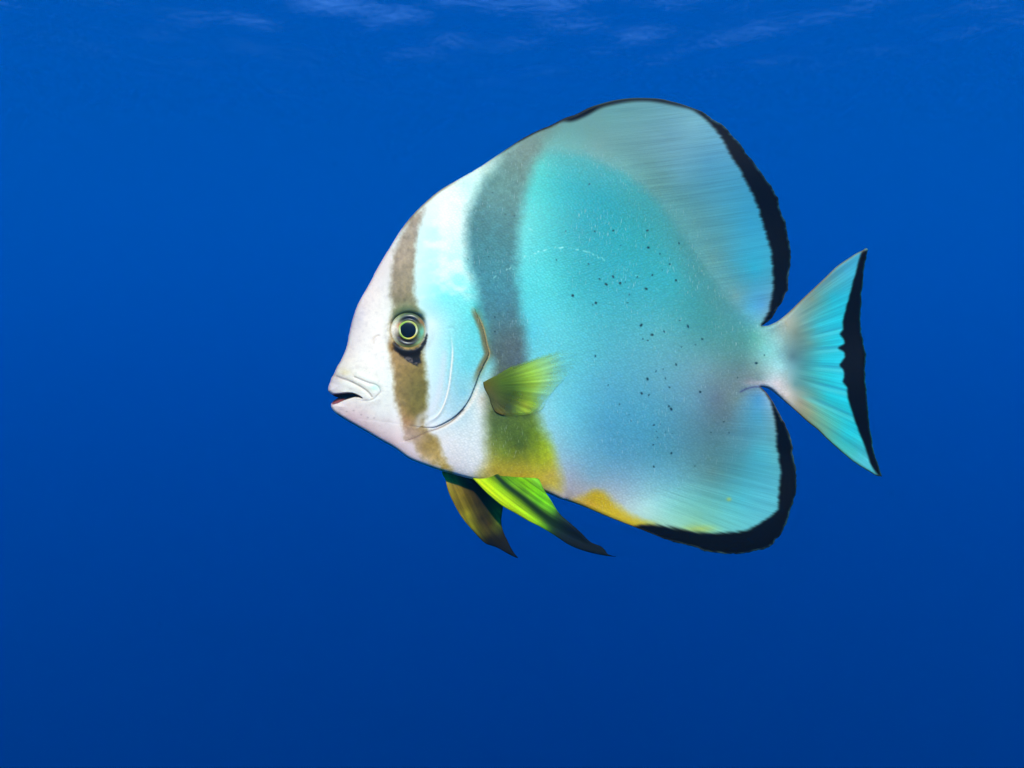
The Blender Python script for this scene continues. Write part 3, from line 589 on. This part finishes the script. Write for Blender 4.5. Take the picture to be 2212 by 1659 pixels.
def build_body():
    lo, hi = OUT.min(0), OUT.max(0)
    H = hexgrid(lo, hi, 2.35, 1)
    fine = [hexgrid((700, 798), (850, 885), 1.3, 2), hexgrid((832, 664), (934, 800), 1.6, 3)]
    def near(L, w, h, seed):
        g = hexgrid(L.min(0)-w, L.max(0)+w, h, seed); return g[seg_dist(g, L)[0] < w]
    fine += [near(GILL_EDGE, 6, 1.4, 4), near(PREOP, 5, 1.4, 5), near(LATERAL, 8, 1.5, 6), near(LATERAL2, 5, 1.5, 7), near(spline(TAIL_IN, 6), 6, 1.5, 8), near(spline(DORSAL_IN, 6), 7, 1.6, 9), near(spline(ANAL_IN, 6), 6, 1.6, 10)]
    for (px, py, r) in SPOTS: fine.append(hexgrid((px-r*2.2, py-r*2.2), (px+r*2.2, py+r*2.2), .9, int(px)))
    cell = 1.05                                           # drop near-coincident points
    A = np.vstack(fine+[H])
    key = np.floor(A/cell).astype(np.int64); _, idx = np.unique(key[:, 0]*100003+key[:, 1], return_index=True)
    A = A[np.sort(idx)]
    A = A[inside(A, OUT)]
    A = A[seg_dist(A, OUTC if False else OUT[::1][::2], True)[0] > 1.1]
    nb = len(OUT)
    allp = np.vstack([OUT, A])
    r = geometry.delaunay_2d_cdt([Vector(p) for p in allp.tolist()], [(i, (i+1) % nb) for i in range(nb)], [list(range(nb))], 1, 1e-5, True)
    P = np.array([v[:] for v in r[0]]); T = np.array(r[2]); T = T[inside(P[T].mean(1), OUT)]
    orig = np.array([min(o) if len(o) else nb for o in r[3]]); isb = orig < nb
    t, inc, dfin, dout = thickness(P)
    t[isb] = 0
    for _ in range(2):                                     # perspective of the tracing: where each skin point is seen
        Q = np.array([CX, CY])+(P-[CX, CY])*(DIST/(DIST-t*S))[:, None]
        Q[isb] = P[isb]
    t = np.where(isb, 0, np.maximum(t+relief(Q)*np.clip(dout/10, 0, 1), .6*np.clip(dout/4, .1, 1)))
    t = np.where(isb, 0, t*(1-.72*mask(Q, MOUTH, 1.6)))
    # shallow ripples in the fin membranes
    wav = np.where(inc, 0, np.clip(dfin/120, 0, 1))
    yo = wav*(5*np.sin(P[:, 0]/95+P[:, 1]/140)+3*np.sin(P[:, 1]/41+P[:, 0]/300))
    vr = ray_coord(Q)
    col, blk, fin = paint(Q)
    alb = albedo(col)
    scl = np.where(inc, 1.0, np.exp(-dfin/40))*sst(900, 1010, Q[:, 0])*(1-sst(1690, 1720, Q[:, 0]))*(1-blk)
    finv = np.where(inc, 0, sst(0, 60, dfin))*(1-blk)
    N = len(P)
    Vf = world(P, t+yo); Vb = world(P, -t+yo)
    bmap = np.arange(N)+N; bmap[isb] = np.arange(N)[isb]
    V = np.vstack([Vf, Vb])
    # make near-side faces look towards the camera (-y)
    a, b_, c = (Vf[T[:, k]] for k in range(3))
    ny = np.cross(b_-a, c-a)[:, 1]
    T = np.where((ny > 0)[:, None], T[:, ::-1], T)
    F = np.vstack([T, bmap[T[:, ::-1]]])
    fn = np.cross(V[F[:, 1]]-V[F[:, 0]], V[F[:, 2]]-V[F[:, 0]])
    vn = np.zeros_like(V)
    for k in range(3): np.add.at(vn, F[:, k], fn)
    vn /= np.linalg.norm(vn, axis=1)[:, None]+1e-20
    col2, flat2 = np.vstack([alb, alb]), np.vstack([np.c_[Q/100, np.zeros(N)]]*2)
    scl2, fin2 = np.r_[scl, scl], np.r_[finv, finv]
    cen = P[T].mean(1)
    reg = np.zeros(len(T), int)
    reg[inside(cen, DORSAL_POLY)] = 1; reg[inside(cen, ANAL_POLY)] = 2; reg[inside(cen, TAIL_POLY)] = 3
    reg = np.r_[reg, reg]
    for k, (nm, mt) in enumerate((('body', SKIN), ('dorsal_fin', FINM), ('anal_fin', FINM), ('tail_fin', FINM))):
        f_ = F[reg == k]; u, inv = np.unique(f_, return_inverse=True)
        make_mesh(nm, V[u], inv.reshape(-1, 3), mt, FISH,
                  {'tint': ('FLOAT_COLOR', rgba(col2[u])), 'flat': ('FLOAT_VECTOR', flat2[u]), 'scale': ('FLOAT', scl2[u]), 'fin': ('FLOAT', fin2[u]), 'black': ('FLOAT', np.r_[blk, blk][u]), 'ray': ('FLOAT', np.r_[vr, vr][u]), 'streak': ('FLOAT', np.r_[fin, fin][u])}, vn[u])
    print('body triangles', len(F))
build_body()

def surf_t(pts):
    return thickness(np.array(pts, float))[0]

# ------------------------------------------------------------------ eyes
def eye_material():
    m, n, l = new_mat('eye_iris')
    out = n.new('ShaderNodeOutputMaterial'); b = n.new('ShaderNodeBsdfPrincipled')
    at = n.new('ShaderNodeAttribute'); at.attribute_name = 'tint'
    l.new(at.outputs['Color'], b.inputs['Base Color']); b.inputs['Roughness'].default_value = 0.30; b.inputs['Specular IOR Level'].default_value = 0.25
    l.new(b.outputs[0], out.inputs['Surface']); return m
def plain(name, srgb, rough, spec=.3):
    m, n, l = new_mat(name)
    out = n.new('ShaderNodeOutputMaterial'); b = n.new('ShaderNodeBsdfPrincipled')
    b.inputs['Base Color'].default_value = (*albedo(np.array(srgb)), 1); b.inputs['Roughness'].default_value = rough
    b.inputs['Specular IOR Level'].default_value = spec
    no = n.new('ShaderNodeTexNoise'); no.inputs['Scale'].default_value = 900
    bu = n.new('ShaderNodeBump'); bu.inputs['Strength'].default_value = .04; l.new(no.outputs[0], bu.inputs['Height']); l.new(bu.outputs[0], b.inputs['Normal'])
    l.new(b.outputs[0], out.inputs['Surface']); return m
IRIS = eye_material(); PUPIL = plain('pupil', (12, 18, 26), .25, .12); RING = eye_material()

def dome(R0, R1, prof, nr, na, tw=None):
    """annular dome: rows r in R0..R1; prof(r) height; returns local x, y(down), h and faces"""
    r = np.linspace(R0, R1, nr); a = np.linspace(0, 2*np.pi, na, endpoint=False)
    RR, AA = np.meshgrid(r, a, indexing='ij')
    X = RR*np.cos(AA); Y = RR*np.sin(AA)
    if tw is not None: X, Y = tw(X, Y)
    Hh = prof(RR)
    idx = np.arange(nr*na).reshape(nr, na)
    F = np.stack([idx[:-1, :], idx[1:, :], np.roll(idx[1:, :], -1, 1), np.roll(idx[:-1, :], -1, 1)], -1).reshape(-1, 4)
    return X.ravel(), Y.ravel(), Hh.ravel(), F, RR.ravel(), AA.ravel()

def build_eye(side):
    # the eye sits in its socket; positions are true-size, the tracing point pulled in by its height
    t0 = float(surf_t([EYE])[0]); k = (DIST-t0*S)/DIST
    ex, ey = CX+(EYE[0]-CX)*k, CY+(EYE[1]-CY)*k
    h0 = t0-3
    def put(X, Y, H):
        P = np.stack([X+ex, Y+ey], 1); return world(P, side*(h0+H))
    def orient(F): return F[:, ::-1] if side > 0 else F
    R = 39.0
    X, Y, H, F, RR, AA = dome(15, R, lambda r: 11*np.sqrt(np.clip(1-(r/(R+1))**2, 0, 1))-2.5*np.exp(-((r-24)/4)**2)-2, 22, 96)
    # tints round the eyeball: pale in front, sea green behind, dark wedges above and below
    ang = AA; rr = RR/R
    C = np.tile(np.array([104, 112, 60.]), (len(X), 1))
    def add(col, a0, wa, r0, wr, k=1.0):
        nonlocal C
        da = np.abs((ang-a0+np.pi) % (2*np.pi)-np.pi)
        mm = np.exp(-(da/wa)**2-((rr-r0)/wr)**2)*k; C = C*(1-mm[:, None])+np.array(col, float)*mm[:, None]
    add((60,84,46), -np.pi/2, 1.0, .95, .2); add((96,120,60), -np.pi/2-.75, .4, .85, .22); add((84,100,48), np.pi/2, 1.0, .92, .2)
    add((244,240,236), np.pi, .85, .86, .24); add((244,234,222), np.pi+.2, .6, .68, .2, .9)
    add((110,206,184), .22, .55, .72, .15); add((220,212,206), .0, .6, .97, .13); add((156,200,150), .85, .4, .8, .16)
    add((24,24,32), -np.pi/2+.08, .72, .68, .14); add((24,24,32), -np.pi/2+.08, .55, .66, .12); add((34,24,26), np.pi/2+.15, 1.0, .67, .13); add((34,24,26), np.pi/2+.1, .7, .68, .11)
    add((150,100,50), -.6, .3, .82, .1, .8); add((200,130,70), np.pi+.5, .25, .60, .08, .8); add((60,36,20), np.pi*.75, .3, .62, .1, .8)
    C = np.clip(C*(1+.14*fbm(X/3+50, Y/3+50, 8)[:, None]), 0, 255)
    eye = make_mesh('eye', put(X, Y, H), orient(F), IRIS, FISH, {'tint': ('FLOAT_COLOR', rgba(albedo(C)))})
    def teardrop(X, Y):
        a = np.arctan2(Y, X); s = 1+.07*np.exp(-((np.abs(a-(-np.pi*.86))/.25)**2)); return X*s-.5, Y*s
    X, Y, H, F, RR, AA = dome(15.6, 20, lambda r: 11.0+1.6*np.sqrt(np.clip(1-((r-17.8)/2.4)**2, 0, 1))-.35*np.abs(r-17.8), 9, 96, teardrop)
    C = np.tile(np.array([186, 206, 96.]), (len(X), 1))
    for a0, wa, col in ((0.1, .5, (226,236,214)), (1.2, .5, (232,206,90)), (2.4, .6, (150,186,60)), (np.pi, .4, (214,236,196)), (-2.2, .6, (150,200,70)), (-1.3, .5, (176,190,110))):
        da = np.abs((AA-a0+np.pi) % (2*np.pi)-np.pi); mm = np.exp(-(da/wa)**2); C = C*(1-mm[:, None])+np.array(col, float)*mm[:, None]
    make_mesh('iris_ring', put(X, Y, H-2.2), orient(F), RING, eye, {'tint': ('FLOAT_COLOR', rgba(albedo(C)))})
    X, Y, H, F, RR, AA = dome(0.01, 17.2, lambda r: 10.2+1.6*np.sqrt(np.clip(1-(r/17.6)**2, 0, 1)), 12, 96, teardrop)
    make_mesh('pupil', put(X, Y, H-1.4), orient(F), PUPIL, eye)
build_eye(1)
build_eye(-1)

# ------------------------------------------------------------------ paired fins: thin membranes stiffened by rays
def fin_material(name, transl, alpha):
    m, n, l = new_mat(name)
    out = n.new('ShaderNodeOutputMaterial'); b = n.new('ShaderNodeBsdfPrincipled'); t = n.new('ShaderNodeBsdfTranslucent'); ms = n.new('ShaderNodeMixShader')
    at = n.new('ShaderNodeAttribute'); at.attribute_name = 'tint'
    px = n.new('ShaderNodeAttribute'); px.attribute_name = 'flat'
    no = n.new('ShaderNodeTexNoise'); no.inputs['Scale'].default_value = 30; no.inputs['Detail'].default_value = 2
    l.new(px.outputs['Vector'], no.inputs['Vector'])
    g = mathn(n, l, 'MULTIPLY_ADD', no.outputs[0], .3); g.node.inputs[2].default_value = .85
    mul = n.new('ShaderNodeVectorMath'); mul.operation = 'SCALE'; l.new(at.outputs['Color'], mul.inputs[0]); l.new(g, mul.inputs['Scale'])
    l.new(mul.outputs[0], b.inputs['Base Color']); l.new(mul.outputs[0], t.inputs['Color'])
    b.inputs['Roughness'].default_value = .55; b.inputs['Specular IOR Level'].default_value = .06
    ms.inputs[0].default_value = transl
    l.new(b.outputs[0], ms.inputs[1]); l.new(t.outputs[0], ms.inputs[2])
    if alpha:
        al = n.new('ShaderNodeAttribute'); al.attribute_name = 'clear'
        tr = n.new('ShaderNodeBsdfTransparent'); m2 = n.new('ShaderNodeMixShader')
        l.new(al.outputs['Fac'], m2.inputs[0]); l.new(ms.outputs[0], m2.inputs[1]); l.new(tr.outputs[0], m2.inputs[2]); l.new(m2.outputs[0], out.inputs['Surface'])
    else:
        l.new(ms.outputs[0], out.inputs['Surface'])
    return m

def membrane(name, outline, height, colour, mat, side=1, h=2.0, thick=1.0, clear=None, parent=FISH, step=2.0):
    """flat-traced fin: outline (seen position), height(P) towards the camera, colour(P)"""
    O = spline(list(outline)+[outline[0]], step)[:-1]
    G = hexgrid(O.min(0), O.max(0), h, 5); G = G[inside(G, O)]; G = G[seg_dist(G, O, True)[0] > h*.5]
    nb = len(O); A = np.vstack([O, G])
    r = geometry.delaunay_2d_cdt([Vector(p) for p in A.tolist()], [(i, (i+1) % nb) for i in range(nb)], [list(range(nb))], 1, 1e-5, True)
    P = np.array([v[:] for v in r[0]]); T = np.array(r[2]); T = T[inside(P[T].mean(1), O)]; orig = np.array([min(o) if len(o) else nb for o in r[3]]); isb = orig < nb
    t = height(P); k = (DIST-t*S)/DIST
    W = np.array([CX, CY])+(P-[CX, CY])*k[:, None]
    d = seg_dist(P, O[::2], True)[0]; th = thick*np.clip(d/6, 0, 1)**.5; th[isb] = 0
    N = len(P); Vf = world(W, side*(t+th)); Vb = world(W, side*(t-th))
    bm_ = np.arange(N)+N; bm_[isb] = np.arange(N)[isb]
    a, b_, c = (Vf[T[:, q_]] for q_ in range(3)); ny = np.cross(b_-a, c-a)[:, 1]*side
    T = np.where((ny > 0)[:, None], T[:, ::-1], T)
    V = np.vstack([Vf, Vb]); F = np.vstack([T, bm_[T[:, ::-1]]])
    u, inv = np.unique(F, return_inverse=True)
    al = albedo(np.clip(colour(P), 0, 255)); at = {'tint': ('FLOAT_COLOR', rgba(np.vstack([al, al])[u])), 'flat': ('FLOAT_VECTOR', np.vstack([np.c_[P/100, np.zeros(N)]]*2)[u])}
    if clear is not None:
        cl = clear(P); at['clear'] = ('FLOAT', np.r_[cl, cl][u])
    return make_mesh(name, V[u], inv.reshape(-1, 3), mat, parent, at)

PEC = [(1043.5,825.8),(1056,819),(1072,811),(1092,799),(1112,788),(1130,782),(1146,777),(1177,766),(1208,758),(1233,757),(1246,764.6),(1241,786),(1225,813),(1202,838),(1183,863),(1171,884.6),(1152,893),(1121,899),(1100,899),(1082,896),(1070,890),
 (1062,876),(1056,857),(1046,838)]
def pec_h(P):
    base = surf_t([(1050,840)])[0]
    d = np.hypot(P[:, 0]-1050, P[:, 1]-845); a = np.arctan2(P[:, 1]-835, P[:, 0]-1030)
    und = thickness(P)[0]
    return np.maximum(und+1.5, base-1+d*.03)+.2*np.sin(a*70)*sst(25, 60, d)
def pec_c(P):
    x, y = P[:, 0], P[:, 1]; d = np.hypot(x-1040, y-832); a = np.arctan2(y-835, x-1030)
    C = rbf(P, [(1046,830,104,102,30),(1055,840,98,100,44),(1060,860,84,92,54),(1068,880,86,92,52),(1080,890,100,104,42),(1085,830,84,116,34),(1080,860,82,98,44),(1105,810,96,130,44),(1110,850,72,100,34),(1100,880,66,84,50),(1130,800,138,180,66),(1130,840,112,150,46),(1125,890,132,168,56),
                  (1150,800,156,204,84),(1155,830,150,192,70),(1150,870,150,190,62),(1135,878,158,180,50),(1165,785,150,204,130),(1190,790,150,212,170),(1180,830,150,206,150),(1220,775,130,214,214),(1170,860,140,204,180),(1230,790,120,210,220)])
    st = fbm(a*34, d/120, 12, 2)+.5*fbm(a*80, d/100, 14, 2)
    C = C*(1+.14*sst(50, 90, d))[:, None]*(1+st[:, None]*.20*sst(20, 60, d)[:, None])
    dd = seg_dist(P, spline([(1050,835),(1062,846),(1072,866),(1078,884),(1092,893)], 3))[0]
    C = mixc(C, (112,100,52), np.exp(-(dd/4)**2)*.3)
    dd = seg_dist(P, spline([(1066,886),(1078,892),(1092,896)], 3))[0]
    C = mixc(C, (104,66,34), np.exp(-((dd)/2)**2)*.35)
    return C
def pec_clear(P):
    d = np.hypot(P[:, 0]-1040, P[:, 1]-832); a = np.arctan2(P[:, 1]-835, P[:, 0]-1030)
    lim = 122+34*np.exp(-((a+.28)/.35)**2)
    rear = spline([(1112,788),(1177,766),(1233,757),(1246,765),(1225,813),(1183,863),(1152,893),(1121,899),(1096,898)], 6)
    e = seg_dist(P, rear)[0]
    c = sst(lim-55, lim+50, d+9*fbm(a*40, d/90, 3, 2))*.95
    soft = (1-sst(0, 14, e))*.92*sst(40, 70, d)
    return np.clip(np.maximum(np.maximum(c, soft), .30*sst(45, 95, d)), 0, 1)
PECM = fin_material('pectoral_membrane', .25, True)
membrane('pectoral_fin', PEC, pec_h, pec_c, PECM, 1, 2.0, .25, pec_clear)
membrane('pectoral_fin', PEC, pec_h, pec_c, PECM, -1, 4.0, .9, pec_clear, step=4.0)

PELV = [(1020,1033),(1030,1021),(1038.6,1012),(1048.6,1004),(1058,1008),(1071,1018),(1080,1027),(1100,1029),(1123.6,1031),(1145,1032),(1163.6,1034.4),(1169,1045),(1176,1059),(1191,1082),(1208.6,1109),(1231,1129),(1253.6,1149),(1276,1170.6),(1298.6,1180.6),(1306,1187),(1313.6,1197),(1331,1202.4),
 (1308.6,1200.6),(1268.6,1192),(1231,1178),(1198.6,1157),(1168.6,1139),(1138.6,1124),(1113.6,1109),(1083.6,1092),(1053.6,1067),(1033.6,1047)]
AX = spline([(1030,1025),(1090,1075),(1160,1125),(1240,1172),(1331,1202)], 5)
def pelv_h(P):
    d, sg, t = seg_dist(P, AX); ds = d*sg
    und = thickness(P)[0]
    return 22+26*sst(0, .25, t)+14*t-ds*.10+1.2*np.sin(ds/5.5)*sst(.05, .3, t)
def pelv_c(P):
    x, y = P[:, 0], P[:, 1]; d, sg, t = seg_dist(P, AX)
    C = rbf(P, [(1028,1030,196,222,30),(1040,1030,176,220,10),(1060,1055,190,232,0),(1090,1080,196,236,0),(1130,1110,180,230,0),(1160,1130,160,226,4),(1178,1140,110,190,16),(1190,1150,60,110,30),(1045,1010,110,140,14),(1065,1022,80,110,16),(1090,1045,90,150,10),
                (1140,1045,124,196,10),(1155,1065,120,204,12),(1120,1035,110,176,14),(1180,1085,112,196,24),(1195,1100,80,150,26),(1205,1112,34,66,34),(1160,1085,100,186,20),(1160,1040,110,180,40),
                (1230,1150,26,44,38),(1280,1185,18,30,36),(1320,1200,16,24,34),(1240,1172,30,48,34),(1210,1150,24,44,38),(1130,1060,96,160,16)])
    a = d*sg
    ds_, _, ts = seg_dist(P, spline([(1062,1018),(1078,1034),(1095,1050),(1130,1076),(1170,1110),(1210,1143),(1260,1170)], 4))
    C = mixc(C, (24,46,32), np.exp(-(ds_/(4+13*ts))**2)*sst(0, .08, ts)*.92)
    C = mixc(C, (16,26,32), sst(.52, .72, t))
    st = fbm(a/4.0, t*3, 71, 2)+.6*fbm(a/1.9, t*4, 73, 2)
    return C*1.1*(1+st[:, None]*.36)
PELM = fin_material('pelvic_membrane', .22, False)
membrane('pelvic_fin', PELV, pelv_h, pelv_c, PELM, 1, 2.0, 1.3)

FARF = [(962,1036),(955,1020),(965,1005),(1000,1000),(1040,1010),(1060,1030),(1080,1062),(1086,1094),(1083,1124),(1086,1144),(1096,1167),(1106,1187),(1112,1196),(1119,1205.5),(1098.6,1197),(1073.6,1183),(1062,1179),(1048.6,1174),(1023.6,1149),(998.6,1119),(981,1089),(968.6,1062)]
AX2 = spline([(985,1010),(1005,1060),(1035,1120),(1075,1170),(1119,1205)], 5)
def far_h(P):
    d, sg, t = seg_dist(P, AX2); return -(24+22*t)+d*sg*.12+1.0*np.sin(d*sg/5.0)
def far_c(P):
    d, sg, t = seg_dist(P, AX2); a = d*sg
    C = rbf(P, [(965,1045,142,124,60),(975,1060,126,110,38),(985,1050,120,100,44),(1000,1060,104,88,34),(990,1100,116,98,26),(1010,1110,126,116,32),(1020,1140,110,108,24),(1045,1155,70,64,22),(1030,1090,42,36,18),(1040,1120,38,32,18),(1015,1050,30,24,14),(1010,1030,40,34,20),(1055,1090,52,50,18),(1075,1100,70,82,22),(1075,1130,78,92,28),(1060,1130,48,42,18),  # dark streak, colour deepened at the root where the body's shadow falls
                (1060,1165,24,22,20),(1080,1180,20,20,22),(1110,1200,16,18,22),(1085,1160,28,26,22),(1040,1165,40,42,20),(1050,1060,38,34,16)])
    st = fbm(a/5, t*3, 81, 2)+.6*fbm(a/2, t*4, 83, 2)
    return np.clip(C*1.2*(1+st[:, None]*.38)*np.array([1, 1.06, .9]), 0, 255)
# the far fin hangs from the other side of the belly
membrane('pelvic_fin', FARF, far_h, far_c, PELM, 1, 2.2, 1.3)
